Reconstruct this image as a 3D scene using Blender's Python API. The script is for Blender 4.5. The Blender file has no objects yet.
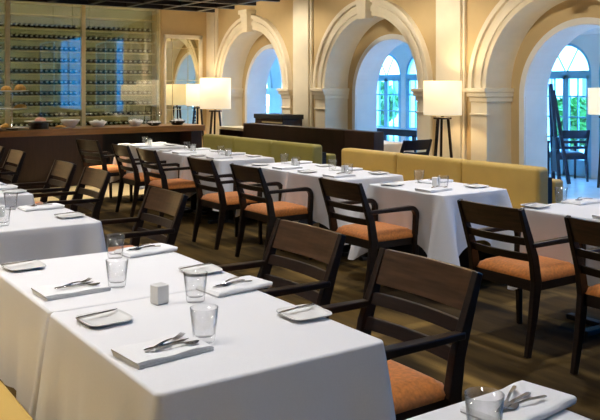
import bpy, bmesh, math, random
from mathutils import Vector, Matrix
PI = math.pi
R = math.radians
rnd = random.Random(7)
S = bpy.context.scene
COL = S.collection

# ------------------------------------------------------------------ camera, world, lights, exposure
cam_data = bpy.data.cameras.new('camera')
cam = bpy.data.objects.new('camera', cam_data)
COL.objects.link(cam)
cam.location = (0, 0, 1.53)
cam.rotation_euler = (R(90), 0, -R(34.53))
cam_data.sensor_width = 36
cam_data.lens = 36 * 795 / 600
cam_data.shift_y = -121.5 / 600
cam_data.clip_start = .05
S.camera = cam

W = bpy.data.worlds.new('sky')
S.world = W
W.use_nodes = True
wn = W.node_tree.nodes
wl = W.node_tree.links
bg = wn['Background']
tc = wn.new('ShaderNodeTexCoord')
sx = wn.new('ShaderNodeSeparateXYZ')
rp = wn.new('ShaderNodeValToRGB')
rp.color_ramp.elements[0].position = 0.0
rp.color_ramp.elements[0].color = (.28, .64, 1, 1)
rp.color_ramp.elements[1].position = .6
rp.color_ramp.elements[1].color = (.12, .42, 1, 1)
wl.new(tc.outputs['Generated'], sx.inputs[0])
wl.new(sx.outputs['Z'], rp.inputs[0])
wl.new(rp.outputs[0], bg.inputs[0])
bg.inputs[1].default_value = 19.0

S.view_settings.view_transform = 'Standard'
S.view_settings.look = 'None'
S.view_settings.exposure = 0.0
S.view_settings.gamma = 1


def lamp(name, kind, loc, energy, color=(1, 1, 1), size=.1, target=None, spot=None, blend=.5):
    d = bpy.data.lights.new(name, kind)
    d.energy = energy
    d.color = color
    if kind == 'SPOT':
        d.spot_size = R(spot or 100)
        d.spot_blend = blend
    if kind in ('SPOT', 'POINT'):
        d.shadow_soft_size = size
    o = bpy.data.objects.new(name, d)
    COL.objects.link(o)
    o.location = loc
    if target is not None:
        o.rotation_euler = (Vector(target) - Vector(loc)).to_track_quat('-Z', 'Y').to_euler()
    return o


WARM = (1, .88, .70)
NEUT = (1, .975, .975)
# recessed downlights in the ceiling
for (x, y, e) in [(1.25, .6, 45), (1.3, 2.5, 165), (1.3, 4.4, 120), (1.3, 6.3, 150), (1.3, 8.8, 150),
                  (4.4, 1.6, 110), (4.4, 3.6, 170), (4.4, 5.6, 170), (4.4, 7.4, 170), (4.4, 9.4, 170)]:
    lamp('downlight', 'SPOT', (x, y, 3.5), e * .95, NEUT, .07, (x, y, 0), 88, .7)
for (x, y, e) in [(.1, 2.6, 60), (.1, 4.9, 70), (.1, 7.0, 80), (.1, 9.2, 80)]:      # fill spots added to light the chair backs
    lamp('chair_back_fill', 'SPOT', (x, y, 3.5), e, NEUT, .06, (x + 1.9, y, .7), 75, .7)
for (x, y, e) in [(7.0, 4.4, 130), (7.0, 7.97, 130), (7.0, 11.5, 150), (6.2, 13.6, 150), (-1.5, 4.0, 240), (-1.5, 9.0, 150), (-.8, 13.9, 300), (1.3, 13.9, 260)]:  # warm fill on the walls; far-left spots added for chair-back sheen
    lamp('wall_fill_spot', 'SPOT', (x, y, 3.5), e, WARM, .12, (x + .15, y, 0), 130, .8)
for (x, y, e) in [(2.8, 10.9, 90), (4.2, 10.95, 520)]:      # spots under the canopy
    lamp('canopy_spot', 'SPOT', (x, y, 2.72), e, WARM, .06, (x, y, 0), 58, .6)
for x in (3.4, 4.6, 5.8):
    lamp('counter_fill', 'SPOT', (x, 12.7, 2.9), 28, WARM, .04, (x, 12.7, 0), 50, .6)  # added spots without a visible source, brighten the food
for y in (6.10, 9.69, 13.28):                             # spots added as fill, aimed at the arches
    lamp('arch_fill', 'SPOT', (4.6, y - .3, 3.45), 260, WARM, .12, (8.4, y, 1.3), 70, .7)
    lamp('arch_fill_low', 'SPOT', (8.12, y, .06), 45, (1, .9, .74), .08, (8.0, y, 3), 95, .8)  # unseen lights added to fill the arch soffits from below

# ------------------------------------------------------------------ materials
MATS = {}


def nt(name):
    m = bpy.data.materials.new(name)
    m.use_nodes = True
    MATS[name] = m
    n = m.node_tree.nodes
    return m, n, m.node_tree.links, n['Principled BSDF']


def mat(name, col, rough=.6, metal=0.0, var=.12, scale=8, bump=0.0, spec=.5, stretch=(1, 1, 1), coat=0.0, sheen=0.0):
    m, n, l, b = nt(name)
    t = n.new('ShaderNodeTexCoord')
    mp = n.new('ShaderNodeMapping')
    mp.inputs['Scale'].default_value = stretch
    ns = n.new('ShaderNodeTexNoise')
    ns.inputs['Scale'].default_value = scale
    ns.inputs['Detail'].default_value = 4
    l.new(t.outputs['Object'], mp.inputs[0])
    l.new(mp.outputs[0], ns.inputs['Vector'])
    r = n.new('ShaderNodeValToRGB')
    r.color_ramp.elements[0].position = .3
    r.color_ramp.elements[1].position = .7
    r.color_ramp.elements[0].color = (*[c * (1 - var) for c in col], 1)
    r.color_ramp.elements[1].color = (*[min(1, c * (1 + var)) for c in col], 1)
    l.new(ns.outputs['Fac'], r.inputs[0])
    l.new(r.outputs[0], b.inputs['Base Color'])
    b.inputs['Roughness'].default_value = rough
    b.inputs['Metallic'].default_value = metal
    b.inputs['Specular IOR Level'].default_value = spec
    b.inputs['Coat Weight'].default_value = coat
    b.inputs['Sheen Weight'].default_value = sheen
    if bump:
        bp = n.new('ShaderNodeBump')
        bp.inputs['Strength'].default_value = bump
        bp.inputs['Distance'].default_value = .01
        l.new(ns.outputs['Fac'], bp.inputs['Height'])
        l.new(bp.outputs[0], b.inputs['Normal'])
    return m


def emis(name, col, strength):
    m, n, l, b = nt(name)
    b.inputs['Base Color'].default_value = (*col, 1)
    b.inputs['Emission Color'].default_value = (*col, 1)
    b.inputs['Emission Strength'].default_value = strength
    return m


def pane(name, tint, refl, rough=0.0):
    m, n, l, b = nt(name)
    n.remove(b)
    t = n.new('ShaderNodeBsdfTransparent')
    t.inputs[0].default_value = (*tint, 1)
    g = n.new('ShaderNodeBsdfGlossy')
    g.inputs['Roughness'].default_value = rough
    mx = n.new('ShaderNodeMixShader')
    mx.inputs[0].default_value = refl
    l.new(t.outputs[0], mx.inputs[1])
    l.new(g.outputs[0], mx.inputs[2])
    l.new(mx.outputs[0], n['Material Output'].inputs[0])
    return m


wall_m = mat('wall_paint', (.57, .425, .22), .75, var=.04, scale=3)
trim_m = mat('cream_plaster', (.80, .72, .56), .6, var=.04, scale=4)
white_m = mat('white_plaster', (.8, .8, .78), .6, var=.03, scale=4)
cloth_m = mat('white_linen', (.80, .80, .81), .85, var=.02, scale=220, bump=.05, sheen=.1)
nap_m = mat('napkin_linen', (.84, .84, .84), .85, var=.02, scale=200, bump=.05)
wood_m = mat('espresso_wood', (.014, .0075, .005), .36, var=.45, scale=9, stretch=(1, 1, 9), spec=.4)
panelwood_m = mat('lightened_panel', (.058, .030, .015), .32, coat=.35, var=.4, scale=7, stretch=(8, .6, 8), spec=.5)  # chair wood lightened to carry the light on the back panels
darkpanel_m = mat('dark_red_panel', (.032, .012, .007), .45, var=.25, scale=6, stretch=(6, 1, .6))
endpanel_m = mat('red_brown_panel', (.060, .026, .018), .45, var=.25, scale=6, stretch=(6, 1, .6))
orange_m = mat('rust_velvet', (.60, .195, .026), .8, var=.22, scale=60, bump=.1, sheen=.3)
olive_m = mat('mustard_leather', (.55, .365, .09), .5, var=.06, scale=5)
olive_dim_m = mat('mustard_leather_dim', (.30, .25, .05), .5, var=.06, scale=5)  # mustard leather toned darker and greener for dimmer light
black_m = mat('black_plinth', (.012, .012, .015), .6, var=.2)
counter_m = mat('counter_wood', (.27, .13, .035), .3, var=.25, scale=5, stretch=(.6, 6, 6))
china_m = mat('white_china', (.85, .85, .83), .2, var=.02)
steel_m = mat('steel', (.42, .40, .38), .22, metal=1, var=.05)
cabinet_m = mat('cabinet_back', (.24, .23, .11), .7, var=.1, scale=3)
cabframe_m = mat('bronze_frame', (.60, .50, .27), .4, metal=.5, var=.1)
bottle_m = mat('dark_bottle_glass', (.008, .012, .008), .15, var=.2)
foil_m = mat('bottle_foil', (.55, .53, .45), .35, var=.1)
teal_m = mat('blue_grey_frame', (.30, .60, .76), .5, var=.05)
bluelit_m = mat('dark_wood_bluelit', (.012, .02, .05), .4, var=.2)  # dark wood with blue daylight mixed into its colour
pale_strip_m = mat('pale_floor_strip', (.46, .36, .20), .35, var=.3, scale=1.6)
tile_m = mat('stone_tile', (.68, .70, .70), .3, var=.1, scale=6)
leaf_m = mat('leaves', (.06, .24, .035), .6, var=.5, scale=6)
bark_m = mat('bark', (.10, .07, .04), .8, var=.3)
ext_m = mat('white_render', (.85, .85, .84), .8, var=.04)
extwin_m = mat('dark_pane_glass', (.10, .16, .22), .2, var=.1)  # building windows, one dark blue tone
lawn_m = mat('paving_outside', (.5, .5, .46), .8, var=.1)
pastry_m = mat('golden_pastry', (.65, .36, .07), .6, var=.3, scale=30)
cake_m = mat('pink_cake', (.75, .42, .34), .6, var=.2, scale=30)
tray_m = mat('dark_tray', (.02, .015, .012), .35)
shade_m = emis('lit_lamp_shade', (1, .82, .54), .85)
glasspane_m = pane('cabinet_glass', (.9, .93, .9), .18, .02)
blue_pane_m = pane('added_blue_glass', (.001, .23, .31), .05)  # glass of the added window, tinted to colour the cabinet reflection
window_m = pane('window_glass', (.92, .97, 1), .06)
mirror_m = pane('mirror_glass', (0, 0, 0), .88, .01)
mirror_m.node_tree.nodes['Glossy BSDF'].inputs[0].default_value = (.82, .79, .60, 1)

m, n, l, b = nt('clear_glass')
n.remove(b)
lw = n.new('ShaderNodeLayerWeight')
lw.inputs['Blend'].default_value = .35
rp = n.new('ShaderNodeValToRGB')
rp.color_ramp.elements[0].color = (1, 1, 1, 1)
rp.color_ramp.elements[1].color = (.22, .26, .26, 1)
rp.color_ramp.elements[0].position = .5
t = n.new('ShaderNodeBsdfTransparent')
g = n.new('ShaderNodeBsdfGlossy')
g.inputs['Roughness'].default_value = .02
fr = n.new('ShaderNodeMath')
fr.operation = 'POWER'
fr.inputs[1].default_value = 3.5
fm = n.new('ShaderNodeMath')
fm.operation = 'MULTIPLY_ADD'
fm.inputs[1].default_value = .5
fm.inputs[2].default_value = .09
l.new(lw.outputs['Facing'], fr.inputs[0])
l.new(fr.outputs[0], fm.inputs[0])
mx = n.new('ShaderNodeMixShader')
l.new(lw.outputs['Facing'], rp.inputs[0])
l.new(rp.outputs[0], t.inputs[0])
l.new(fm.outputs[0], mx.inputs[0])
l.new(t.outputs[0], mx.inputs[1])
l.new(g.outputs[0], mx.inputs[2])
l.new(mx.outputs[0], n['Material Output'].inputs[0])
tumbler_m = m

# carpet: large woven rectangles in browns
m, n, l, b = nt('patterned_carpet')
t = n.new('ShaderNodeTexCoord')
mp = n.new('ShaderNodeMapping')
mp.inputs['Rotation'].default_value = (0, 0, R(90))
br = n.new('ShaderNodeTexBrick')
br.inputs['Scale'].default_value = 1
br.inputs['Brick Width'].default_value = 1.9
br.inputs['Row Height'].default_value = .62
br.inputs['Mortar Size'].default_value = .07
br.inputs['Mortar Smooth'].default_value = .8
br.inputs['Color1'].default_value = (.022, .0125, .0045, 1)
br.inputs['Color2'].default_value = (.105, .062, .014, 1)
br.inputs['Mortar'].default_value = (.17, .105, .028, 1)
l.new(t.outputs['Object'], mp.inputs[0])
l.new(mp.outputs[0], br.inputs['Vector'])
ns = n.new('ShaderNodeTexNoise')
ns.inputs['Scale'].default_value = 160
l.new(t.outputs['Object'], ns.inputs['Vector'])
mx = n.new('ShaderNodeMixRGB')
mx.blend_type = 'MULTIPLY'
mx.inputs[0].default_value = .55
n2 = n.new('ShaderNodeTexNoise')
n2.inputs['Scale'].default_value = 2.2
n2.inputs['Detail'].default_value = 3
m2 = n.new('ShaderNodeMapping')
m2.inputs['Scale'].default_value = (2.6, .5, 1)
l.new(t.outputs['Object'], m2.inputs[0])
l.new(m2.outputs[0], n2.inputs['Vector'])
r2 = n.new('ShaderNodeMapRange')
r2.inputs['From Min'].default_value = .35
r2.inputs['From Max'].default_value = .65
r2.inputs['To Min'].default_value = .35
r2.inputs['To Max'].default_value = 1.7
l.new(n2.outputs['Fac'], r2.inputs['Value'])
m3 = n.new('ShaderNodeMixRGB')
m3.blend_type = 'MULTIPLY'
m3.inputs[0].default_value = 1
l.new(r2.outputs[0], m3.inputs[2])
l.new(mx.outputs[0], m3.inputs[1])
l.new(br.outputs['Color'], mx.inputs[1])
l.new(ns.outputs['Fac'], mx.inputs[2])
l.new(m3.outputs[0], b.inputs['Base Color'])
b.inputs['Roughness'].default_value = .95
b.inputs['Specular IOR Level'].default_value = .2
carpet_m = m


# ------------------------------------------------------------------ mesh helpers
class MB:
    def __init__(s):
        s.b = bmesh.new()

    def box(s, x0, y0, z0, x1, y1, z1, mi=0, M=None):
        v = [s.b.verts.new((x, y, z)) for z in (z0, z1) for y in (y0, y1) for x in (x0, x1)]
        if M is not None:
            for q in v:
                q.co = M @ q.co
        for f in ((0, 2, 3, 1), (4, 5, 7, 6), (0, 1, 5, 4), (2, 6, 7, 3), (0, 4, 6, 2), (1, 3, 7, 5)):
            s.b.faces.new([v[i] for i in f]).material_index = mi
        return s

    def lathe(s, prof, n=24, c=(0, 0, 0), mi=0, close=False, M=None):
        rings = []
        for (r, z) in prof:
            ring = []
            for k in range(n):
                a = 2 * PI * k / n
                p = Vector((c[0] + r * math.cos(a), c[1] + r * math.sin(a), c[2] + z))
                ring.append(s.b.verts.new(M @ p if M is not None else p))
            rings.append(ring)
        m_ = mi if isinstance(mi, (list, tuple)) else [mi] * len(prof)
        for i in range(len(prof) - 1):
            for k in range(n):
                s.b.faces.new([rings[i][k], rings[i][(k + 1) % n], rings[i + 1][(k + 1) % n], rings[i + 1][k]]).material_index = m_[i]
        if not close:
            s.b.faces.new(rings[0][::-1]).material_index = m_[0]
            s.b.faces.new(rings[-1]).material_index = m_[-1]
        return s

    def sweep(s, pts, sizes, side=(0, 1, 0), mi=0):
        """rectangular section swept along pts; sizes = (width along side, thickness)"""
        side = Vector(side).normalized()
        rings = []
        N = len(pts)
        P = [Vector(p) for p in pts]
        for i in range(N):
            d = (P[min(i + 1, N - 1)] - P[max(i - 1, 0)]).normalized()
            sd = (side - d * side.dot(d)).normalized()
            up = d.cross(sd)
            w, t_ = sizes[i] if isinstance(sizes, list) else sizes
            rings.append([s.b.verts.new(P[i] + sd * w / 2 * a + up * t_ / 2 * c) for a, c in ((-1, -1), (1, -1), (1, 1), (-1, 1))])
        for i in range(N - 1):
            for k in range(4):
                s.b.faces.new([rings[i][k], rings[i][(k + 1) % 4], rings[i + 1][(k + 1) % 4], rings[i + 1][k]]).material_index = mi
        s.b.faces.new(rings[0][::-1]).material_index = mi
        s.b.faces.new(rings[-1]).material_index = mi
        return s

    def tube(s, p0, p1, r0, r1=None, n=8, mi=0):
        p0, p1 = Vector(p0), Vector(p1)
        r1 = r0 if r1 is None else r1
        M = Matrix.Translation(p0) @ (p1 - p0).to_track_quat('Z', 'Y').to_matrix().to_4x4()
        return s.lathe([(r0, 0), (r1, (p1 - p0).length)], n, mi=mi, M=M)

    def grid(s, f, nu, nv, mi=0, flip=False):
        vs = [[s.b.verts.new(f(i / nu, j / nv)) for j in range(nv + 1)] for i in range(nu + 1)]
        for i in range(nu):
            for j in range(nv):
                q = [vs[i][j], vs[i + 1][j], vs[i + 1][j + 1], vs[i][j + 1]]
                s.b.faces.new(q[::-1] if flip else q).material_index = mi
        return s

    def build(s, name, mats, parent=None, loc=(0, 0, 0), rotz=0, bevel=0, smooth=False, subsurf=0, solid=0, seg=2):
        me = bpy.data.meshes.new(name)
        bmesh.ops.recalc_face_normals(s.b, faces=s.b.faces)
        s.b.to_mesh(me)
        s.b.free()
        for m_ in (mats if isinstance(mats, (list, tuple)) else [mats]):
            me.materials.append(m_)
        o = bpy.data.objects.new(name, me)
        COL.objects.link(o)
        o.parent = parent
        o.location = loc
        o.rotation_euler = (0, 0, rotz)
        if smooth:
            for p in me.polygons:
                p.use_smooth = True
        if bevel:
            md = o.modifiers.new('bevel', 'BEVEL')
            md.width = bevel
            md.segments = seg
            md.limit_method = 'ANGLE'
        if subsurf:
            md = o.modifiers.new('sub', 'SUBSURF')
            md.levels = md.render_levels = subsurf
        if solid:
            md = o.modifiers.new('solid', 'SOLIDIFY')
            md.thickness = solid
            md.offset = -1
        return o


def tag(o, label, cat, group=None, kind=None):
    o['label'] = label
    o['category'] = cat
    if group:
        o['group'] = group
    if kind:
        o['kind'] = kind
    return o


def struct(o):
    o['kind'] = 'structure'
    return o


def thing(name, label, cat, loc=(0, 0, 0), rotz=0, group=None):
    o = bpy.data.objects.new(name, None)
    COL.objects.link(o)
    o.empty_display_size = .1
    o.location = loc
    o.rotation_euler = (0, 0, rotz)
    return tag(o, label, cat, group)


def kids(o):
    return [c for c in COL.objects if c.parent == o]


CHILD = {}


def copy_tree(o, parent=None):
    if o.name not in CHILD:
        CHILD[o.name] = kids(o)
    c = o.copy()
    COL.objects.link(c)
    c.parent = parent
    for ch in CHILD[o.name]:
        copy_tree(ch, c)
    return c


def place(proto, used, loc, rotz, label, group=None):
    """first call moves the prototype, later calls copy it with its parts"""
    if proto.name not in CHILD:
        CHILD[proto.name] = kids(proto)
    if used:
        o = copy_tree(proto)
    else:
        o = proto
        used.append(1)
    o.location = loc
    o.rotation_euler = (0, 0, rotz)
    o['label'] = label
    if group:
        o['group'] = group
    return o


# ------------------------------------------------------------------ the room
XW, XR, XV, XO = 8.0, 8.45, 8.9, 11.7       # arch wall face, recess face, veranda side, outer wall
ZC = 3.6
struct(MB().box(-4, -3, -.1, XV, 15.7, 0).build('floor', carpet_m))
struct(MB().box(-4, 10.75, .0, 6.3, 12.27, .004).build('floor_strip', pale_strip_m))  # paler, smoother strip over the carpet before the counter
struct(MB().box(-4, -3, ZC, XV, 15.7, ZC + .1).build('ceiling', white_m))


def arch_panel(mb, x0, x1, ya, yb, z0, z1, ops, mi=0, mr=0, face0=True, face1=True):
    """wall between x0 and x1 with arched openings (yc, r, spring, sill)"""
    def quad(p, m_):
        mb.b.faces.new([mb.b.verts.new(q) for q in p]).material_index = m_

    def rect(y0_, y1_, za0, za1, zb0, zb1):
        if face0:
            quad([(x0, y0_, za0), (x0, y1_, za1), (x0, y1_, zb1), (x0, y0_, zb0)], mi)
        if face1:
            quad([(x1, y0_, za0), (x1, y1_, za1), (x1, y1_, zb1), (x1, y0_, zb0)], mi)
    cur = ya
    for (yc, r, sp, sill) in sorted(ops):
        rect(cur, yc - r, z0, z0, z1, z1)
        N = 36
        pts = [(yc - r * math.cos(PI * k / N), sp + r * math.sin(PI * k / N)) for k in range(N + 1)]
        for (p, q) in zip(pts, pts[1:]):
            rect(p[0], q[0], p[1], q[1], z1, z1)
            quad([(x0, *p), (x0, *q), (x1, *q), (x1, *p)], mr)
        if sill > z0:
            rect(yc - r, yc + r, z0, z0, sill, sill)
        quad([(x0, yc - r, sill), (x1, yc - r, sill), (x1, yc + r, sill), (x0, yc + r, sill)], mr)
        for sgn in (-1, 1):
            quad([(x0, yc + sgn * r, sill), (x0, yc + sgn * r, sp), (x1, yc + sgn * r, sp), (x1, yc + sgn * r, sill)], mr)
        cur = yc + r
    rect(cur, yb, z0, z0, z1, z1)
    return mb


ARCH = [6.10, 9.69, 13.28]
SP = 1.53
mb = MB()
arch_panel(mb, XW, XR, 4.3, 15.0, 0, ZC, [(y, 1.14, SP, 0) for y in ARCH], 0, 1, True, False)
WY0, WY1, WZ0, WZ1 = -2.6, 4.2, .25, 3.35
mb.box(XW, -3, 0, XR, WY0, ZC)
mb.box(XW, WY1, 0, XR, 4.3, ZC)
mb.box(XW, WY0, 0, XR, WY1, WZ0)
mb.box(XW, WY0, WZ1, XR, WY1, ZC)
arch_panel(mb, XR, XV, 4.5, 15.0, 0, ZC, [(y, .90, 1.42, 0) for y in ARCH], 0, 2)
struct(mb.build('wall_right', [wall_m, trim_m, white_m]))


def ring(mb, x, dx, yc, r0, r1, sp, n=40, mi=0, zlow=None):
    """half ring moulding projecting to x-dx"""
    prof = []
    for k in range(n + 1):
        a = PI * k / n
        prof.append((math.cos(a), math.sin(a)))
    rows = [(r0, x), (r0, x - dx), (r1, x - dx), (r1, x)]
    vs = [[mb.b.verts.new((xx, yc + r * c, sp + r * s_)) for (r, xx) in rows] for (c, s_) in prof]
    for i in range(n):
        for j in range(3):
            mb.b.faces.new([vs[i][j], vs[i + 1][j], vs[i + 1][j + 1], vs[i][j + 1]]).material_index = mi
    if zlow is not None:
        for sg in (-1, 1):
            a, b_ = sorted((yc + sg * r0, yc + sg * r1))
            mb.box(x - dx, a, zlow, x, b_, sp, mi)


tn = 0
for y in ARCH:
    tn += 1
    mb = MB()
    ring(mb, XW, .05, y, 1.14, 1.36, SP)
    ring(mb, XW, .075, y, 1.21, 1.30, SP)
    ring(mb, XW, .10, y, 1.35, 1.42, SP)
    for sg in (-1, 1):      # impost blocks
        a, b_ = sorted((y + sg * 1.085, y + sg * 1.45))
        mb.box(XW - .13, a, SP - .05, XR - .002, b_, SP + .005)
        mb.box(XW - .10, a + .01, SP - .11, XR - .002, b_ - .01, SP - .05)
        mb.box(XW - .06, a + .025, SP - .18, XR - .002, b_ - .025, SP - .11)
        mb.box(XW - .045, a + .04, 0, XW + .0, b_ - .04, SP - .18)
        mb.box(XW - .065, a + .03, SP - .36, XW, b_ - .03, SP - .33)
    # keystone
    mb.sweep([(XW - .085, y, SP + 1.09), (XW - .10, y, SP + 1.50)], [(.19, .17), (.27, .20)], (0, 1, 0))
    mb.box(XW - .22, y - .16, SP + 1.44, XW, y + .16, SP + 1.52)
    struct(mb.build('trim_%d' % tn, trim_m, bevel=.008))
    tn += 1
    mb = MB()
    ring(mb, XR, .03, y, .90, .985, 1.42, zlow=0)
    struct(mb.build('trim_%d' % tn, white_m, bevel=.005))
for y in (4.40, 7.895, 11.485, 14.9):
    tn += 1
    mb = MB()
    y1 = min(y + .235, 15)
    mb.box(XW - .09, y - .235, 0, XW, y1, ZC)
    mb.box(XW - .05, y - .275, 0, XW, min(y + .275, 15), ZC)
    mb.box(XW - .11, y - .26, 0, XW, min(y + .26, 15), .25)
    struct(mb.build('trim_%d' % tn, trim_m, bevel=.006))

o = MB().box(XW + .02, WY0, WZ0, XW + .03, WY1, WZ1).build('added_blue_window', blue_pane_m)  # unseen blue window added to reflect in the cabinet doors
struct(o)
mb = MB()
for y in (WY0, -.2, 2.0, WY1 - .06):
    mb.box(XW - .005, y, WZ0, XW + .04, y + .03, WZ1)
for z in (WZ0, WZ1 - .06):
    mb.box(XW - .02, WY0, z, XW + .06, WY1, z + .06)
f_ = mb.build('added_window_frame', teal_m, o)

# far wall with the wine cabinet recess and the mirror
YB = 15.0
CX0, CX1 = 2.34, 6.88
mb = MB()
mb.box(-4, YB, 0, CX0, YB + .7, ZC)
mb.box(CX1, YB, 0, XV, YB + .7, ZC)
mb.box(CX0, YB + .5, 0, CX1, YB + .7, ZC)
mb.box(CX0, YB, 3.55, CX1, YB + .5, ZC)
struct(mb.build('wall_far', wall_m))
struct(MB().box(-4.2, -3, 0, -4, 15.7, ZC).build('wall_left', wall_m))
struct(MB().box(-4, -3.2, 0, XV, -3, ZC).build('wall_near', wall_m))
struct(MB().box(-4, YB - .02, 0, CX0, YB, .14).build('baseboard_far', darkpanel_m))

# veranda beyond the arches
struct(MB().box(XV, 4.4, -.1, 12.1, 22, 0).build('floor_veranda', tile_m))
mb = MB()
mb.grid(lambda u, v: Vector((XV + (XO - XV) * u, 4.4 + 17.6 * v, 2.45 + .75 * math.sin(PI * u))), 16, 1)
struct(mb.build('ceiling_veranda', white_m, smooth=True))
DY = [8.83 + 1.2 * k for k in range(-3, 6)]
BIGY = [16.8, 19.5]
mb = MB()
arch_panel(mb, XO, XO + .3, 4.4, 22, 0, 3.4, [(y, .53, 1.80, 0) for y in DY] + [(y, 1.0, 1.53, 0) for y in BIGY], 0, 0)
struct(mb.build('wall_outer', white_m))
struct(MB().box(XV, 22, 0, 12.0, 22.2, 3.4).build('wall_veranda_end', white_m))
struct(MB().box(XV, 4.2, 0, 12.0, 4.4, 3.4).build('wall_veranda_near', white_m))
struct(MB().box(XV, 15.0, 0, XV + .01, 22, 3.4).build('wall_veranda_side', white_m))
mb = MB()
for y in BIGY + [18.15]:
    if y == 18.15:
        mb.box(XO - .12, y - .42, 1.44, XO + .02, y + .42, 1.54)
        mb.box(XO - .07, y - .38, 1.36, XO + .02, y + .38, 1.44)
    else:
        ring(mb, XO, .06, y, 1.0, 1.18, 1.53)
tn += 1
struct(mb.build('trim_%d' % tn, white_m))

for i, y in enumerate(DY):
    # french doors with a fanlight, frame and glass
    o = bpy.data.objects.new('door_%d' % (i + 1), None)
    COL.objects.link(o)
    struct(o)
    o.location = (XO + .04, y, 0)
    mb = MB()
    r, sp = .527, 1.80
    for sg in (-1, 1):
        a, b_ = sorted((sg * r, sg * (r - .05)))
        mb.box(-.03, a, 0, .03, b_, sp)
    mb.box(-.035, -r, sp - .04, .035, r, sp + .04)
    N = 20
    for k in range(N):
        a0, a1 = PI * k / N, PI * (k + 1) / N
        q = [(rr * math.cos(a_), sp + rr * math.sin(a_)) for a_ in (a0, a1) for rr in (r, r - .05)]
        vs = [mb.b.verts.new((xx, *q[j])) for xx in (-.03, .03) for j in (0, 1, 3, 2)]
        mb.b.faces.new(vs[0:4])
        mb.b.faces.new(vs[4:8][::-1])
        mb.b.faces.new([vs[1], vs[2], vs[6], vs[5]])
    for a_ in (60, 120):
        mb.tube((0, 0, sp), (0, (r - .04) * math.cos(R(a_)), sp + (r - .04) * math.sin(R(a_))), .012, n=6)
    mb.build('frame', teal_m, o)
    for sg in (-1, 1):
        mb = MB()
        ya, yb = sorted((sg * .005, sg * (r - .05)))
        mb.box(-.022, ya, .02, .022, ya + .055, sp - .04)
        mb.box(-.022, yb - .055, .02, .022, yb, sp - .04)
        mb.box(-.022, ya, .02, .022, yb, .30)
        mb.box(-.022, ya, sp - .10, .022, yb, sp - .04)
        for zz in (.66, 1.02, 1.38):
            mb.box(-.015, ya, zz, .015, yb, zz + .025)
        ym = (ya + yb) / 2
        mb.box(-.015, ym - .010, .3, .015, ym + .010, sp - .1)
        mb.build('leaf', teal_m, o)
    mb = MB()
    mb.box(-.004, -r + .05, .02, .004, r - .05, sp)
    mb.build('glass', window_m, o)

# ------------------------------------------------------------------ outside
struct(MB().box(12.1, -30, -.25, 70, 60, -.05).build('ground', lawn_m))


def tree(x, y, h, r, label, seed):
    q = random.Random(seed)
    t_ = thing('garden_tree', label, 'tree', (x, y, -.05), 0, 'trees outside the veranda')
    mb = MB()
    mb.tube((0, 0, 0), (.1, .05, h * .6), .12, .07, 8)
    for k in range(4):
        a = k * 1.6
        mb.tube((.05, .03, h * .35), (r * .5 * math.cos(a), r * .5 * math.sin(a), h * .7), .05, .02, 6)
    mb.build('trunk', bark_m, t_)
    mb = MB()
    for k in range(900):
        a, b_, rr = q.uniform(0, 2 * PI), q.uniform(-1, 1), r * q.uniform(.45, 1) ** .5
        c = Vector((rr * math.cos(a) * math.sqrt(1 - b_ * b_), rr * math.sin(a) * math.sqrt(1 - b_ * b_), h * .62 + h * .38 * b_))
        u = Vector((q.gauss(0, 1), q.gauss(0, 1), q.gauss(0, 1))).normalized()
        v = u.cross(Vector((q.gauss(0, 1), q.gauss(0, 1), q.gauss(0, 1)))).normalized()
        s_ = q.uniform(.10, .2)
        mb.b.faces.new([mb.b.verts.new(c + u * s_), mb.b.verts.new(c + v * s_ * .5), mb.b.verts.new(c - u * s_), mb.b.verts.new(c - v * s_ * .5)])
    mb.build('crown', leaf_m, t_)


tree(15.6, 11.6, 1.3, .8, 'bushy green tree seen through the doors of the right arch', 1)
tree(15.8, 19.2, 1.8, 1.0, 'bushy green tree seen through the door beside the tall lamp shade', 2)
tree(15.6, 16.0, 1.25, .8, 'low green tree seen through the second door of the middle arch', 3)
b_ = thing('building', 'white building with dark windows standing beyond the veranda doors', 'building', (24, 18, -.05))
MB().box(0, -16, 0, 5, 16, 7).build('wall', ext_m, b_)
for yy in range(-15, 16, 2):
    for zz in (.9, 3.2, 5.2):
        w_ = MB().box(-.05, yy - .35, zz, .02, yy + .35, zz + 1.2).build('window', extwin_m, b_)

# ------------------------------------------------------------------ wine cabinet
SHZ = [3.16, 2.93, 2.675, 2.473, 2.25, 2.03, 1.82, 1.61, 1.40, 1.20, .99, .80]
wc = thing('wine_cabinet', 'tall glass-fronted wine cabinet with rows of shelves behind the counter', 'cabinet', (0, YB, 0))
MB().box(CX0 + .01, .44, .5, CX1 - .01, .49, 3.54).build('back_panel', cabinet_m, wc)
MB().box(CX0 + .01, .02, .0, CX1 - .01, .49, .5).build('base', darkpanel_m, wc)
for x in (2.38, 3.83, 5.24, 6.80):
    MB().box(x - .04, -.04, .5, x + .04, .03, 3.54).build('post', cabframe_m, wc)
for z in SHZ:
    MB().box(CX0 + .02, .12, z - .022, CX1 - .02, .42, z).build('shelf', cabframe_m, wc)
    o = lamp('shelf_strip', 'AREA', ((CX0 + CX1) / 2, YB + .10, z - .055), 5, (1, .92, .62), target=((CX0 + CX1) / 2, YB + .49, z - .16))
    o.data.shape = 'RECTANGLE'
    o.data.size = 4.4
    o.data.size_y = .02
for (xa, xb, tilt) in ((2.42, 3.79, .0), (3.87, 5.20, .043), (5.28, 6.76, .105)):    # glass doors, the last one ajar
    MB().box(0, .0, .5, (xb - xa) / math.cos(tilt), .008, 3.54).build('glass_door', glasspane_m, wc, loc=(xa, 0, 0), rotz=-tilt)
o = lamp('cabinet_light', 'AREA', ((CX0 + CX1) / 2, YB + .09, 3.5), 10, (1, .90, .58), target=((CX0 + CX1) / 2, YB + .49, 3.3))
o.data.shape = 'RECTANGLE'
o.data.size = 4.4
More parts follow.
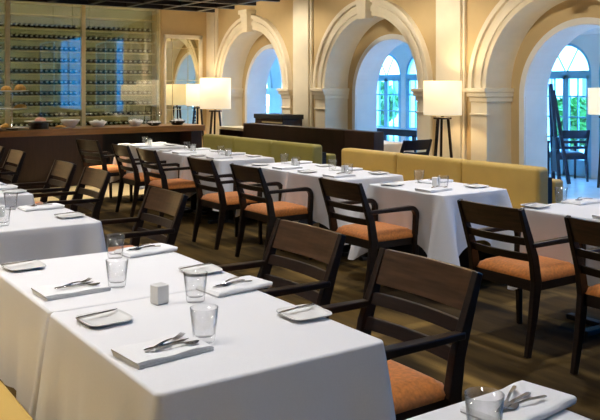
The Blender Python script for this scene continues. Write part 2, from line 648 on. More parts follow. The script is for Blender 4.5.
o.data.size_y = .02

mb = MB()
Mr = Matrix.Rotation(R(90), 4, 'X')
mb.lathe([(.012, .0), (.043, .008), (.043, .19), (.040, .205), (.015, .235), (.0145, .275), (.017, .277), (.017, .30), (.003, .302)], 10,
         mi=[0, 0, 0, 0, 1, 1, 1, 1, 1], M=Mr)
bproto = mb.build('wine_bottle', [bottle_m, foil_m], smooth=True)
tag(bproto, '', 'bottle')
bused = []
ORD = ['top', 'second', 'third', 'fourth', 'fifth', 'sixth', 'seventh', 'eighth', 'ninth', 'lowest']
BAY = {0: 'left-hand', 1: 'middle', 2: 'right-hand'}
for ri, z in enumerate(SHZ[2:]):
    for bi, (xs, n_) in enumerate(((3.66, 2), (3.93, 14), (5.34, 14))):
        for k in range(n_):
            x = xs + k * (.09 if bi == 0 else (.0935 if bi == 1 else .103))
            place(bproto, bused, (x + rnd.uniform(-.006, .006), YB + .40 + rnd.uniform(-.015, .01), z + .0435), 0,
                  'dark wine bottle lying neck outward in the %s bottle row, %s cabinet bay' % (ORD[ri], BAY[bi]),
                  'wine bottles, %s row, %s bay' % (ORD[ri], BAY[bi]))

# mirror beside it
mr = thing('wall_mirror', 'large gridded mirror in a cream frame beside the wine cabinet', 'mirror', (0, YB, 0))
mb = MB()
MX0, MX1, MZ0, MZ1 = 6.93, 7.80, .55, 2.64
mb.box(MX0, -.05, MZ0, MX0 + .04, 0, MZ1)
mb.box(MX1 - .08, -.05, MZ0, MX1, 0, MZ1)
mb.box(MX0, -.05, MZ1 - .08, MX1, 0, MZ1)
mb.box(MX0, -.05, MZ0, MX1, 0, MZ0 + .08)
mb.build('frame', trim_m, mr, bevel=.008)
MB().box(MX0 + .03, -.02, MZ0 + .05, MX1 - .06, -.005, MZ1 - .06).build('mirror_glass', mirror_m, mr)
mb = MB()
for x in (7.12, 7.47):
    mb.box(x - .006, -.026, MZ0, x + .006, -.018, MZ1 - .05)
for z in (2.36, 1.7, 1.1):
    mb.box(MX0, -.026, z - .005, MX1 - .05, -.018, z + .005)
mb.build('grid_bars', cabframe_m, mr)

# slatted canopy hanging from the ceiling
cn = thing('slatted_canopy', 'dark wooden canopy of crossed ceiling slats over the counter', 'canopy', (0, 0, 2.80))
for k in range(8):
    x = 6.03 - .61 * k
    MB().box(x - .04, 8.2, 0, x + .04, 11.82, .16).build('slat', wood_m, cn)
for k in range(6):
    y = 11.72 - .66 * k
    MB().box(1.5, y - .04, -.005, 6.32, y + .04, .155).build('slat', wood_m, cn)
for (x, y) in ((2.4, 9.74), (5.8, 9.74), (2.4, 11.72), (5.8, 11.72)):
    MB().box(x - .005, y - .005, .15, x + .005, y + .005, ZC - 2.80).build('hanger', wood_m, cn)

# ------------------------------------------------------------------ buffet counter and what stands on it
bc = thing('buffet_counter', 'long dark wooden buffet counter below the wine cabinet', 'counter', (0, 12.3, 0))
MB().box(1.2, -.03, .80, 6.45, .75, .90).build('counter_top', counter_m, bc, bevel=.006)
mb = MB()
mb.box(1.25, 0, 0, 4.62, .7, .80)
mb.box(6.2, 0, 0, 6.4, .7, .80)
mb.box(4.62, 0, 0, 6.2, .7, .25)
mb.build('body', darkpanel_m, bc)
MB().box(4.62, .45, .25, 6.2, .7, .80).build('niche_back', black_m, bc)
CT = .90


def plate_bm(mb, r, z=0, mi=0, c=(0, 0)):
    mb.lathe([(r * .5, z), (r * .62, z + .004), (r, z + .018), (r, z + .022), (r * .6, z + .010), (.002, z + .009)], 24, c=(c[0], c[1], 0), mi=mi)


cs = thing('cake_stand', 'tall three-tier cake stand at the left end of the counter', 'cake stand', (3.26, 12.5, CT))
mb = MB(); plate_bm(mb, .27, .02); mb.build('plate', china_m, cs, smooth=True)
mb = MB(); plate_bm(mb, .24, .31); mb.build('plate', china_m, cs, smooth=True)
mb = MB(); plate_bm(mb, .25, .58); mb.build('plate', china_m, cs, smooth=True)
MB().lathe([(.09, 0), (.085, .012), (.012, .03), (.008, .70), (.02, .73), (.002, .75)], 12).build('pole', steel_m, cs, smooth=True)


def pastry(x, y, z, r, h, m_, label, cat, name):
    mb = MB()
    mb.lathe([(r * .9, 0), (r, h * .3), (r * .85, h * .7), (r * .4, h), (.002, h * 1.04)], 12)
    tag(mb.build(name, m_, loc=(x, y, z), smooth=True), label, cat, 'food on the counter')


pastry(3.36, 12.42, CT + .59, .09, .10, pastry_m, 'golden pastry on the top tier of the cake stand', 'pastry', 'pastry')
pastry(3.20, 12.60, CT + .59, .08, .08, pastry_m, 'smaller golden pastry behind another on the top cake tier', 'pastry', 'pastry')
pastry(3.36, 12.40, CT + .32, .10, .07, pastry_m, 'flat golden tart on the middle tier of the cake stand', 'pastry', 'tart')
pastry(3.14, 12.38, CT + .03, .08, .07, pastry_m, 'golden pastry on the lowest tier of the cake stand', 'pastry', 'pastry')
c2 = thing('footed_cake_plate', 'white footed cake plate with dark foot beside the tiered stand', 'cake stand', (3.70, 12.62, CT))
mb = MB(); plate_bm(mb, .22, .10); mb.build('plate', china_m, c2, smooth=True)
MB().lathe([(.15, 0), (.15, .09), (.05, .101)], 16).build('foot', tray_m, c2)
pastry(3.72, 12.60, CT + .11, .09, .07, cake_m, 'small pink cake on the footed plate', 'cake', 'pink_cake')
t_ = MB(); plate_bm(t_, .14, 0)
tag(t_.build('pastry_plate', china_m, loc=(3.98, 12.42, CT), smooth=True), 'low white plate of pastry on the counter', 'plate')
pastry(3.98, 12.42, CT + .01, .09, .045, pastry_m, 'flat golden pastry on the low white plate', 'pastry', 'pastry')
tag(MB().lathe([(.06, 0), (.07, .01), (.14, .10), (.155, .13), (.15, .13), (.13, .10), (.06, .02), (.002, .018)], 24)
    .build('serving_bowl', china_m, loc=(4.20, 12.62, CT), smooth=True), 'plain white serving bowl on the wooden counter', 'bowl')
for (x, y, r, h, lab) in ((4.66, 12.62, .15, .09, 'wide bowl heaped with white pieces on the counter middle'),
                          (5.32, 12.62, .13, .09, 'bowl of white pieces before the second lamp reflection'),
                          (5.62, 12.55, .14, .05, 'shallow bowl of pale food near the counter end'),
                          (6.08, 12.60, .15, .07, 'wide bowl of white pieces at the lamp end of the counter')):
    bw = thing('food_bowl', lab, 'bowl', (x, y, CT), 0, 'food bowls on the counter')
    MB().lathe([(r * .5, 0), (r * .6, .008), (r, h), (r * .97, h), (r * .5, .02), (.002, .018)], 20).build('dish', tray_m if h < .08 else china_m, bw, smooth=True)
    mb = MB()
    for k in range(26):
        a, q = rnd.uniform(0, 6.28), r * .8 * rnd.random() ** .5
        M = Matrix.Translation((q * math.cos(a), q * math.sin(a), h * .8 + (r - q) * .35 * rnd.random())) @ Matrix.Rotation(rnd.uniform(0, 3), 4, 'X') @ Matrix.Rotation(rnd.uniform(0, 3), 4, 'Y')
        mb.box(-.02, -.015, -.012, .02, .015, .012, M=M)
    o = mb.build('white_pieces', china_m, bw)
    o['kind'] = 'stuff'
vs = MB().lathe([(.04, 0), (.045, .01), (.012, .03), (.012, .12), (.05, .18), (.045, .27), (.043, .27), (.045, .18), (.002, .15)], 14)
tag(vs.build('glass_vase', tumbler_m, loc=(5.80, 12.75, CT), smooth=True), 'slim clear glass vase on the counter before the mirror', 'vase')

# ------------------------------------------------------------------ banquettes
ban_n = 0


def banquette(label, y0, y1, splits, m_):
    t_ = thing('banquette', label, 'banquette', (5.2, 0, 0), 0, 'banquettes behind the right-hand tables')
    ys = [y0] + splits + [y1]
    for a, b_ in zip(ys, ys[1:]):
        MB().box(0, a + .004, .40, .15, b_ - .004, .89).build('back_cushion', m_, t_, bevel=.035, seg=4)
        MB().box(-.34, a + .004, .24, .02, b_ - .004, .46).build('seat_cushion', m_, t_, bevel=.03, seg=3)
    MB().box(-.29, y0 + .02, 0, .12, y1 - .02, .24).build('plinth', black_m, t_)
    MB().box(.21, y0 + .01, 0, .34, y0 + .60, .775).build('end_block', m_, t_, bevel=.02)
    MB().box(.12, y0 + .02, .24, .20, y1 - .02, .80).build('back_frame', black_m, t_)


banquette('mustard leather banquette behind the single table, dark lamp legs behind it', 4.18, 6.80, [5.04, 5.91], olive_m)
banquette('leather banquette with dimmer light in its olive colour, before the low dark partition', 7.30, 9.98, [8.2, 9.1], olive_dim_m)
t_ = thing('corner_banquette', 'cream leather bench seat peeking below the front table cloth', 'banquette', (0, 0, 0))
MB().box(.16, .2, .24, .765, 3.9, .455).build('seat_cushion', olive_m, t_, bevel=.03, seg=3)
MB().box(0, .9, .24, .15, 3.9, .89).build('back_cushion', olive_m, t_, bevel=.03, seg=3)
MB().box(.05, .9, 0, .66, 3.9, .24).build('plinth', black_m, t_)

# ------------------------------------------------------------------ low partition, console
t_ = thing('low_partition', 'low dark wooden partition between olive banquette and arches', 'partition', (6.2, 0, 0))
MB().box(0, 8.02, 0, .16, 10.55, 1.0).build('panel', darkpanel_m, t_, bevel=.006)
MB().box(0, 7.43, 0, .16, 8.015, 1.0).build('end_panel', endpanel_m, t_, bevel=.006)
t_ = thing('console_table', 'dark console with pale top beside the tripod lamp', 'console', (6.55, 11.1, 0))
MB().box(-.2, -.55, .86, .2, .55, .90).build('table_top', trim_m, t_)
mb = MB()
mb.box(-.18, -.52, 0, .18, -.48, .86)
mb.box(-.18, .48, 0, .18, .52, .86)
mb.box(.14, -.48, 0, .18, .48, .86)
mb.build('frame', darkpanel_m, t_)
MB().box(-.18, -.48, .62, .14, .48, .65).build('shelf', darkpanel_m, t_)
for k, (yy, nm) in enumerate(((10.80, 'near'), (11.05, 'far'))):
    tag(MB().lathe([(.04, 0), (.05, .006), (.09, .06), (.10, .09), (.095, .09), (.05, .02), (.002, .016)], 16)
        .build('china_bowl', china_m, loc=(6.50, yy, .65), smooth=True), 'small white bowl on the console shelf, %s the lamp' % ('away from' if k == 0 else 'next to'), 'bowl', 'bowls on the console shelf')


t_ = thing('service_cabinet', 'dark service cabinet showing above the partition before the small arch', 'cabinet', (7.6, 11.72, 0))
MB().box(-.2, -.45, 0, .2, .45, 1.0).build('body', darkpanel_m, t_)
MB().box(-.22, -.47, 1.0, .22, .47, 1.08).build('top', black_m, t_, bevel=.006)
MB().box(-.215, -.44, .93, -.2, .20, .955).build('handle_rail', cabframe_m, t_)
# ------------------------------------------------------------------ tripod lamps
def floor_lamp(x, y, label, rz, r=.235, zt=1.61, h=.36, e=40):
    t_ = thing('tripod_floor_lamp', label, 'lamp', (x, y, 0), rz, 'tripod lamps')
    MB().lathe([(r, zt - h), (r, zt)], 40, close=True).build('lamp_shade', shade_m, t_, smooth=True, solid=.004)
    for k in range(3):
        a = PI / 4 + k * PI * 2 / 3
        MB().sweep([(.18 * math.cos(a), .18 * math.sin(a), 0), (.075 * math.cos(a), .075 * math.sin(a), zt - h - .03)], (.03, .03),
                   (-math.sin(a), math.cos(a), 0)).build('leg', wood_m, t_)
    mb = MB()
    mb.box(-.085, -.085, zt - h - .055, .085, .085, zt - h - .03)
    mb.build('top_plate', wood_m, t_)
    MB().lathe([(.02, 0), (.02, .10), (.012, .11)], 10, c=(0, 0, zt - h - .03)).build('socket', steel_m, t_)
    MB().lathe([(.012, 0), (.035, .05), (.03, .09), (.003, .11)], 12, c=(0, 0, zt - h + .08)).build('bulb', shade_m, t_, smooth=True)
    lamp('lamp_bulb', 'POINT', (x, y, zt - h / 2), e, (1, .74, .42), .06)


floor_lamp(7.50, 7.58, 'lit tripod lamp with cream drum shade before the pier between two arches', R(10), .25, 1.63, .45, 30)
floor_lamp(6.97, 12.86, 'lit tripod lamp with cream drum shade behind the far end of the olive banquette', R(25), .28, 1.72, .56, 30)
floor_lamp(7.45, 14.50, 'lit tripod lamp standing close to the mirror, half hidden by a nearer shade', R(20), .235, 1.62, .44, 22)
floor_lamp(10.9, 7.45, 'tripod lamp out in the veranda beside the french doors', R(5), .28, 1.54, .41, 6)

# ------------------------------------------------------------------ chairs
ch = thing('dining_chair', '', 'chair')


def chair_parts(root, wm, pm, seat_m):
    for sg in (-1, 1):
        MB().sweep([(-.285, sg * .235, 0), (-.238, sg * .235, .22), (-.208, sg * .235, .42), (-.232, sg * .235, .56), (-.340, sg * .235, .85)],
                   [(.028, .036), (.032, .052), (.034, .064), (.032, .056), (.026, .032)]).build('leg', wm, root, bevel=.004)
        MB().sweep([(.207, sg * .235, 0), (.198, sg * .235, .44)], [(.028, .030), (.036, .042)]).build('leg', wm, root, bevel=.004)
        pts = [(.198, sg * .237, .43), (.202, sg * .24, .55)]
        for k in range(7):
            a = PI / 2 * k / 6
            pts.append((.142 + .06 * math.cos(a), sg * .24, .575 + .062 * math.sin(a)))
        pts += [(.05, sg * .24, .637), (-.10, sg * .239, .636), (-.258, sg * .237, .634)]
        MB().sweep(pts, [(.038, .042)] * 2 + [(.042, .036)] * 7 + [(.044, .030), (.044, .028), (.034, .028)]).build('armrest', wm, root, bevel=.005)

    def bar(z0, z1, th, name, m_, bow):
        mb = MB()

        def xb(z):
            return -.232 - (z - .56) / .29 * .108
        N = 10
        rows = []
        for i in range(N + 1):
            y = -.222 + .444 * i / N
            bx = -bow * (1 - (y / .222) ** 2)
            rows.append([mb.b.verts.new((xb(z) + bx + d, y, z)) for (z, d) in ((z0, -th / 2), (z1, -th / 2), (z1, th / 2), (z0, th / 2))])
        for i in range(N):
            for k in range(4):
                mb.b.faces.new([rows[i][k], rows[i][(k + 1) % 4], rows[i + 1][(k + 1) % 4], rows[i + 1][k]])
        mb.b.faces.new(rows[0])
        mb.b.faces.new(rows[-1])
        mb.build(name, m_, root, bevel=.003)
    bar(.712, .850, .022, 'top_panel', pm, .018)
    bar(.632, .678, .020, 'back_rail', wm, .022)
    bar(.535, .582, .020, 'back_rail', wm, .022)
    mb = MB()
    mb.box(-.215, -.222, .36, .195, -.205, .425)
    mb.box(-.215, .205, .36, .195, .222, .425)
    mb.box(.175, -.222, .36, .197, .222, .425)
    mb.box(-.215, -.222, .36, -.195, .222, .425)
    mb.build('seat_frame', wm, root, bevel=.003)
    mb = MB()

    def seat(u, v):
        x, y = -.215 + .435 * u, (-.232 + .464 * v)
        e = min(u, 1 - u, v, 1 - v)
        k = 1 - max(0, 1 - e / .14) ** 2.2
        return Vector((x, y, .43 + .048 * k + .008 * math.sin(PI * u) * math.sin(PI * v)))
    mb.grid(seat, 18, 18)
    edge = [v for v in mb.b.verts if v.is_boundary]
    ret = bmesh.ops.extrude_edge_only(mb.b, edges=[e for e in mb.b.edges if e.is_boundary])
    nv = [g for g in ret['geom'] if isinstance(g, bmesh.types.BMVert)]
    for v in nv:
        v.co.z = .412
        v.co.x *= .98
        v.co.y *= .98
    mb.build('seat', seat_m, root, smooth=True)


chair_parts(ch, wood_m, panelwood_m, orange_m)
used = []
GL, GR = 'chairs along the near row of tables', 'chairs along the banquette row of tables'
XR_ = 3.905
for (x, y, rz, lab, g) in [
    (XR_, 2.44, 0, 'dark wooden armchair cut off by the right edge of the photo', GR),
    (XR_, 3.22, 0, 'dark wooden armchair with orange seat, first one left of the cut-off chair', GR),
    (XR_, 4.67, 0, 'dark wooden armchair with orange seat at the single table with pointed cloth corner', GR),
    (XR_, 6.04, 0, 'dark armchair with orange seat at the near half of the middle joined tables', GR),
    (XR_, 6.90, 0, 'dark armchair with orange seat at the far half of the middle joined tables', GR),
    (3.955, 8.30, 0, 'dark armchair at the nearest of the far right-row tables', GR),
    (3.99, 9.15, 0, 'dark armchair second from the far end of the banquette row', GR),
    (3.97, 10.36, R(14), 'dark armchair at the far end of the banquette row, turned slightly', GR),
    (1.87, 2.315, PI, 'large dark wooden armchair nearest the camera, beside the front table', GL),
    (1.92, 3.20, PI, 'dark wooden armchair right behind the nearest one, by the joined table', GL),
    (1.93, 4.85, PI, 'dark armchair with shiny brown back at the short table behind the joined pair', GL),
    (2.04, 6.45, PI, 'dark armchair nearest the camera at the second joined pair of the near row', GL),
    (2.04, 7.28, PI, 'dark armchair in front of the counter panel, further one of its pair', GL),
    (2.05, 8.92, PI, 'dark armchair near the left frame edge before the counter', GL),
    (2.05, 9.78, PI, 'dark armchair cut off by the left edge of the photo', GL),
]:
    o = place(ch, used, (x, y, 0), rz, lab, g)
    if g == GL:
        o.scale = (1, 1.12, 1)      # this row has slightly wider chairs
ch2 = thing('veranda_chair', '', 'chair')
chair_parts(ch2, bluelit_m, bluelit_m, bluelit_m)
used2 = []
for (x, y, rz, lab) in [(11.2, 8.42, R(60), 'dark ladder-back chair, blue daylight in its colour, by the veranda easel'),
                        (7.25, 8.12, R(90), 'dark chair at the small white table beyond the partition, left of the lamp'),
                        (9.8, 14.9, R(20), 'dark chair in the veranda behind the small far arch')]:
    place(ch2, used2, (x, y, 0), rz, lab, 'spare dark chairs near the arches')

# ------------------------------------------------------------------ tables and cloths
TZ = .75


def cloth(w, l_, label, loc, group, seed, flat=(), drop=.40, corner=.14, flare=.075):
    """cloth over a w by l_ table; flat lists the sides ('n','s') that touch another table"""
    q = random.Random(seed)
    rc = .022
    per = []     # (x, y, nx, ny, side, t-to-corner)
    hw, hl = w / 2, l_ / 2
    ns_, nc = 26, 6
    cs_ = [(hw, -hl, 'e', -90), (hw, hl, 'n', 0), (-hw, hl, 'w', 90), (-hw, -hl, 's', 180)]
    for i, (cx, cy, side, a0) in enumerate(cs_):
        sx_, sy_ = math.copysign(1, cx), math.copysign(1, cy)
        ox, oy = cx - sx_ * rc, cy - sy_ * rc
        for k in range(nc + 1):
            a = R(a0 + 90 * k / nc)
            per.append((ox + rc * math.cos(a), oy + rc * math.sin(a), math.cos(a), math.sin(a), 'c', 0))
        cx2, cy2 = cs_[(i + 1) % 4][:2]
        sx2, sy2 = math.copysign(1, cx2), math.copysign(1, cy2)
        e0 = Vector((per[-1][0], per[-1][1]))
        a = R(a0 + 90)
        e1 = Vector((cx2 - sx2 * rc, cy2 - sy2 * rc)) + Vector((math.cos(a), math.sin(a))) * rc
        sd = {0: 'e', 1: 'n', 2: 'w', 3: 's'}[i]
        for k in range(1, ns_):
            p = e0.lerp(e1, k / ns_)
            dist = min(k, ns_ - k) / ns_ * (e1 - e0).length
            per.append((p.x, p.y, math.cos(a), math.sin(a), sd, dist))
    mb = MB()
    NR = 14
    ph = [q.uniform(0, 6.28) for _ in range(6)]
    cols = []
    cl = [(hw, -hl), (hw, hl), (-hw, hl), (-hw, -hl)]
    for (x, y, nx, ny, sd, dist) in per:
        col = []
        dcor = min(math.hypot(x - a, y - b_) for a, b_ in cl)
        cn_ = math.exp(-(dcor / .09) ** 2)
        isflat = (sd in flat) or any((s_ == 'n' and y > hl - .09) or (s_ == 's' and y < -hl + .09) for s_ in flat)
        dr = drop + corner * max(0, 1 - dcor / .30) ** 1.3
        s_ = x * 1.0 + y * 1.3
        for j in range(NR + 1):
            t = j / NR
            if j < 4:       # rounded fold at the table edge
                aa = PI / 2 * j / 3
                re = .010
                off = -re + re * math.sin(aa)
                z = -re + re * math.cos(aa)
            else:
                tt = (j - 3) / (NR - 3)
                rip = .010 * math.sin(s_ * 17 + ph[0]) + .006 * math.sin(s_ * 31 + ph[1])
                pleat = (.040 if flare < .1 else .07) * math.exp(-((dcor - .15) / .045) ** 2) * -1 + .012 * math.exp(-((dcor - .26) / .06) ** 2)
                off = (.014 + flare * cn_) * tt ** .9 + (rip + pleat) * tt ** 1.1
                off = max(off, .003)
                if isflat and sd in flat:
                    off = .002
                z = -.010 - (dr - .01) * tt
            nx_, ny_ = nx, ny
            if isflat and sd == 'c':
                ny_ = 0
            col.append(mb.b.verts.new((x + nx_ * off, y + ny_ * off, z)))
        cols.append(col)
    n_ = len(cols)
    for i in range(n_):
        for j in range(NR):
            mb.b.faces.new([cols[i][j], cols[(i + 1) % n_][j], cols[(i + 1) % n_][j + 1], cols[i][j + 1]])
    mb.b.faces.new([c[0] for c in cols])
    o = mb.build('tablecloth', cloth_m, loc=loc, smooth=True)
    for p in o.data.polygons:
        if len(p.vertices) > 4:
            p.use_smooth = False
    tag(o, label, 'tablecloth', group)
    return o


def table(x0, x1, y0, y1, where, flat=(), group='', seed=1, **kw):
    cx, cy, w, l_ = (x0 + x1) / 2, (y0 + y1) / 2, x1 - x0, y1 - y0
    t_ = thing('dining_table', 'dark pedestal base of %s' % where, 'table', (cx, cy, 0), 0, group + ' tables')
    MB().box(-w / 2 + .015, -l_ / 2 + .015, .712, w / 2 - .015, l_ / 2 - .015, .745).build('tabletop', wood_m, t_)
    MB().lathe([(.04, .03), (.035, .71)], 14).build('pedestal', black_m, t_, smooth=True)
    mb = MB()
    mb.box(-.26, -.03, 0, .26, .03, .035)
    mb.box(-.03, -.30, 0, .03, .30, .034)
    mb.build('base', black_m, t_, bevel=.006)
    cloth(w, l_, 'white tablecloth on %s' % where, (cx, cy, TZ), group + ' tablecloths', seed, flat, **kw)


NEAR, FAR_ = 'near row', 'banquette row'
table(.845, 1.615, 1.875, 2.770, 'the big front table', ('n',), NEAR, 1)
table(.850, 1.665, 2.778, 3.660, 'the table joined behind the front table', ('s',), NEAR, 2)
table(.80, 1.635, .55, 1.41, 'the table in the bottom right corner', (), NEAR, 3)
table(.90, 1.69, 4.50, 5.36, 'the short table with a salt block behind the front pair', (), NEAR, 4)
table(.91, 1.71, 5.95, 6.80, 'the joined table just beyond the short one', ('n',), NEAR, 5)
table(.91, 1.71, 6.808, 7.66, 'the far half of the second near-row pair', ('s',), NEAR, 6)
table(.92, 1.72, 8.45, 10.2, 'the last long table at the left frame edge', (), NEAR, 7)
table(4.13, 4.83, 2.62, 3.48, 'the table at the right frame edge', ('s',), FAR_, 8)
table(4.13, 4.83, 1.75, 2.612, 'the table beyond the right frame edge', ('n',), FAR_, 9)
table(4.13, 4.83, 4.17, 5.03, 'the single table with the pointed cloth corner', (), FAR_, 10, drop=.36, corner=.26, flare=.15)
table(4.13, 4.83, 5.37, 6.20, 'the near half of the middle joined pair', ('n',), FAR_, 11)
table(4.13, 4.83, 6.208, 7.04, 'the far half of the middle joined pair', ('s',), FAR_, 12)
table(4.15, 4.85, 7.55, 8.42, 'the nearest far table in front of the olive banquette', ('n',), FAR_, 13)
table(4.15, 4.85, 8.428, 9.30, 'the second far table before the olive banquette', ('s',), FAR_, 14)
table(4.17, 4.87, 9.75, 10.60, 'the farthest table beside the turned chair', (), FAR_, 15)
table(7.15, 7.82, 8.50, 9.15, 'the small table between low partition and middle arch', (), 'side', 16)
t_ = thing('window_bench', 'long dark bench table standing in the veranda behind the middle arch', 'bench', (10.3, 11.6, 0))
MB().box(-.2, -.7, .63, .2, .7, .75).build('table_top', bluelit_m, t_)
for (a, b_) in ((-.15, -.6), (.15, -.6), (-.15, .6), (.15, .6)):
    MB().box(a - .03, b_ - .03, 0, a + .03, b_ + .03, .63).build('leg', bluelit_m, t_)

# easel leaning in the veranda
t_ = thing('folded_easel', 'tall dark folded easel leaning inside the right arch', 'easel', (10.6, 8.16, 0), R(-35))
MB().sweep([(0, -.16, 0), (-.02, .22, 1.60)], (.05, .05), (1, 0, 0)).build('leg', bluelit_m, t_)
MB().sweep([(0, .16, 0), (-.02, .26, 1.60)], (.05, .05), (1, 0, 0)).build('leg', bluelit_m, t_)
MB().sweep([(.20, 0, 0), (.02, .23, 1.50)], (.05, .05), (0, 1, 0)).build('leg', bluelit_m, t_)
MB().box(-.03, -.09, .52, .01, .18, .56).build('ledge', bluelit_m, t_)
MB().box(-.025, -.07, .20, .015, .16, .75).build('board', bluelit_m, t_)


# ------------------------------------------------------------------ place settings
def mk_tumbler():
    return tag(MB().lathe([(.002, 0), (.031, 0), (.033, .004), (.044, .105), (.042, .105), (.0325, .024), (.027, .019), (.002, .018)], 32, close=True)
               .build('tumbler', tumbler_m, smooth=True), '', 'glass')


def mk_plate():
    mb = MB()

    def f(u, v):
        x, y = 2 * u - 1, 2 * v - 1
        # squircle plan
        k = 1 / max(1e-6, (abs(x) ** 5 + abs(y) ** 5) ** .2) * max(abs(x), abs(y)) if (x or y) else 1
        X, Y = x * k * .079, y * k * .079
        rr = max(abs(x), abs(y))
        return Vector((X, Y, .005 + (.011 * max(0, (rr - .6) / .4) ** 1.3)))
    mb.grid(f, 14, 14)
    return tag(mb.build('side_plate', china_m, smooth=True, solid=.004), '', 'plate')


def mk_napkin():
    mb = MB()
    prof = [(-.08, 0), (.068, 0)]
    kz = .8
    N = 8
    for k in range(1, N):
        a = -PI / 2 + PI * k / N
        prof.append((.068 + .012 * math.cos(a), .013 + .013 * math.sin(a)))
    prof += [(.068, .026), (-.078, .022), (-.08, .0155), (-.072, .0145), (-.08, .0135), (-.08, .0085), (-.072, .0075), (-.08, .0065)]
    L = 12
    rows = []
    for i in range(L + 1):
        x = -.125 + .25 * i / L
        rows.append([mb.b.verts.new((x + .004 * math.sin(z * 200), y, kz * z + (.002 * math.sin(i * .9) if z > .02 else 0))) for (y, z) in prof])
    for i in range(L):
        for k in range(len(prof)):
            j = (k + 1) % len(prof)
            mb.b.faces.new([rows[i][k], rows[i][j], rows[i + 1][j], rows[i + 1][k]])
    mb.b.faces.new(rows[0])
    mb.b.faces.new(rows[-1][::-1])
    return tag(mb.build('napkin', nap_m, bevel=.0015), '', 'napkin')


def mk_salt():
    mb = MB()
    mb.sweep([(0, 0, 0), (0, 0, .004), (0, 0, .066), (0, 0, .07)], [(.046, .046), (.05, .05), (.050, .050), (.046, .046)])
    return tag(mb.build('salt_block', china_m, bevel=.004), '', 'salt shaker')


def mk_knife():
    mb = MB()
    mb.sweep([(-.10, 0, .004), (-.09, 0, .004), (-.01, 0, .004), (.0, 0, .004), (.07, .002, .003), (.10, .006, .003)],
             [(.008, .004), (.011, .006), (.009, .006), (.012, .003), (.015, .002), (.004, .001)])
    return tag(mb.build('butter_knife', steel_m, bevel=.001), '', 'knife')


def mk_spoon():
    mb = MB()
    mb.sweep([(-.09, 0, .006), (-.08, 0, .006), (-.02, 0, .009), (.025, 0, .007), (.035, 0, .004), (.05, 0, .002), (.065, 0, .002), (.08, 0, .004), (.088, 0, .006)],
             [(.008, .003), (.011, .004), (.007, .004), (.006, .004), (.018, .003), (.030, .003), (.034, .003), (.022, .003), (.006, .002)])
    return tag(mb.build('spoon', steel_m, bevel=.001), '', 'spoon')


def mk_fork():
    mb = MB()
    mb.sweep([(-.10, 0, .006), (-.09, 0, .006), (-.02, 0, .010), (.03, 0, .007), (.04, 0, .003), (.055, 0, .002)],
             [(.008, .003), (.011, .004), (.007, .004), (.006, .004), (.018, .003), (.022, .003)])
    for k in range(4):
        y = -.009 + .006 * k
        mb.sweep([(.053, y, .002), (.08, y, .004), (.10, y, .009)], [(.0035, .0025), (.003, .002), (.0015, .001)])
    return tag(mb.build('fork', steel_m), '', 'fork')


PR = {k: (f(), []) for k, f in dict(tumbler=mk_tumbler, plate=mk_plate, napkin=mk_napkin, salt=mk_salt, knife=mk_knife, spoon=mk_spoon, fork=mk_fork).items()}


def put(kind, x, y, z, rz, label, group):
    p, u = PR[kind]
    o = place(p, u, (x, y, z), rz, label, group)
    if kind in ('fork', 'spoon') or 'between' in label:
        o.scale = (.8, .9, 1)
    return o


Z0 = TZ + .001


def setting(where, side, nap, pl, gl, nd=0, knife=True, cutl=True):
    """one place: napkin with cutlery, side plate with knife, tumbler"""
    d = 'the %s place of %s' % (side, where)
    if nap:
        x, y, rz = nap
        put('napkin', x, y, Z0, rz, 'folded white napkin at ' + d, 'napkins')
        if cutl:
            c_, s_ = math.cos(rz), math.sin(rz)
            ox, oy = .02, -.005
            bx, by = x + c_ * ox - s_ * oy, y + s_ * ox + c_ * oy
            put('fork', bx, by + .012, Z0 + .0222, rz + R(24), 'steel fork on the napkin at ' + d, 'forks')
            if any(q in where for q in ('front', 'behind', 'corner')):
                put('knife', bx - .01, by - .008, Z0 + .0222, rz + R(4), 'steel knife between fork and spoon at ' + d, 'knives')
            put('spoon', bx + .01, by - .028, Z0 + .0222, rz - R(10), 'steel spoon on the napkin at ' + d, 'spoons')
    if pl:
        x, y, rz = pl
        put('plate', x, y, Z0, rz, 'square white side plate at ' + d, 'side plates')
        if knife:
            put('knife', x - .01, y + .035, Z0 + .0165, rz + R(8), 'butter knife on the side plate at ' + d, 'butter knives')
    if gl:
        put('tumbler', gl[0], gl[1], Z0, 0, 'clear glass tumbler at ' + d, 'tumblers')


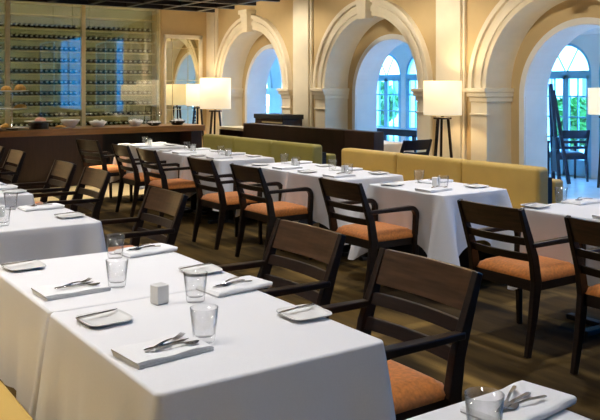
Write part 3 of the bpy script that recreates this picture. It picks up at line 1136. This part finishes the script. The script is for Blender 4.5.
T = 'the big front table'
setting(T, 'bench', (.995, 2.16, R(6)), (.968, 2.56, R(4)), (1.145, 2.185))
setting(T, 'chair', (1.545, 2.695, PI + R(5)), (1.555, 2.235, PI - R(4)), (1.335, 2.615))
put('salt', 1.215, 2.665, Z0, R(10), 'white salt block standing on the big front table', 'salt blocks')
T = 'the joined table behind'
setting(T, 'bench', (1.005, 3.01, R(3)), (.968, 3.52, R(2)), (1.18, 2.985))
setting(T, 'chair', (1.54, 3.53, PI + R(6)), (1.565, 3.02, PI - R(4)), (1.375, 3.50))
T = 'the bottom corner table'
setting(T, 'chair', (1.535, 1.29, PI + R(6)), None, (1.33, 1.215))
T = 'the short table'
setting(T, 'chair', (1.54, 5.20, PI + R(3)), (1.58, 4.76, PI), (1.37, 5.28))
setting(T, 'bench', (1.02, 4.70, 0), (.99, 5.15, 0), (1.17, 4.68))
put('salt', 1.235, 5.02, Z0, R(5), 'white salt block on the short table behind the front pair', 'salt blocks')
for (T, yc) in (('the second pair, near half', 6.37), ('the second pair, far half', 7.23)):
    setting(T, 'chair', (1.57, yc + .05, PI), (1.61, yc - .26, PI), (1.40, yc + .12), cutl=yc < 7)
    setting(T, 'bench', (1.05, yc - .05, 0), (1.02, yc + .28, 0), (1.20, yc - .1), cutl=False)
T = 'the last long left table'
setting(T, 'chair', (1.57, 8.95, PI), (1.61, 8.65, PI), (1.42, 9.0), cutl=False)

# banquette row: chair side faces +x, banquette side faces -x
ROW = [('the right edge table', 3.05), ('the single pointed-cloth table', 4.60), ('the middle pair, near half', 5.79), ('the middle pair, far half', 6.62),
       ('the first olive-banquette table', 7.98), ('the second olive-banquette table', 8.86), ('the farthest table', 10.17)]
for i, (T, yc) in enumerate(ROW):
    far = i > 2
    setting(T, 'chair', (4.28, yc - .18, R(4)), (4.23, yc + .24 if i else yc + .37, 0), (4.40, yc - .16), knife=not far, cutl=not far)
    setting(T, 'banquette', (4.67, yc + .20 if i else yc + .33, PI), (4.70, yc - .22, PI), (4.53, yc + .25 if i != 0 else yc + .40), knife=not far, cutl=not far)
    put('salt', 4.50, yc + .02, Z0, R(8), 'white salt block in the centre of %s' % T, 'salt blocks')
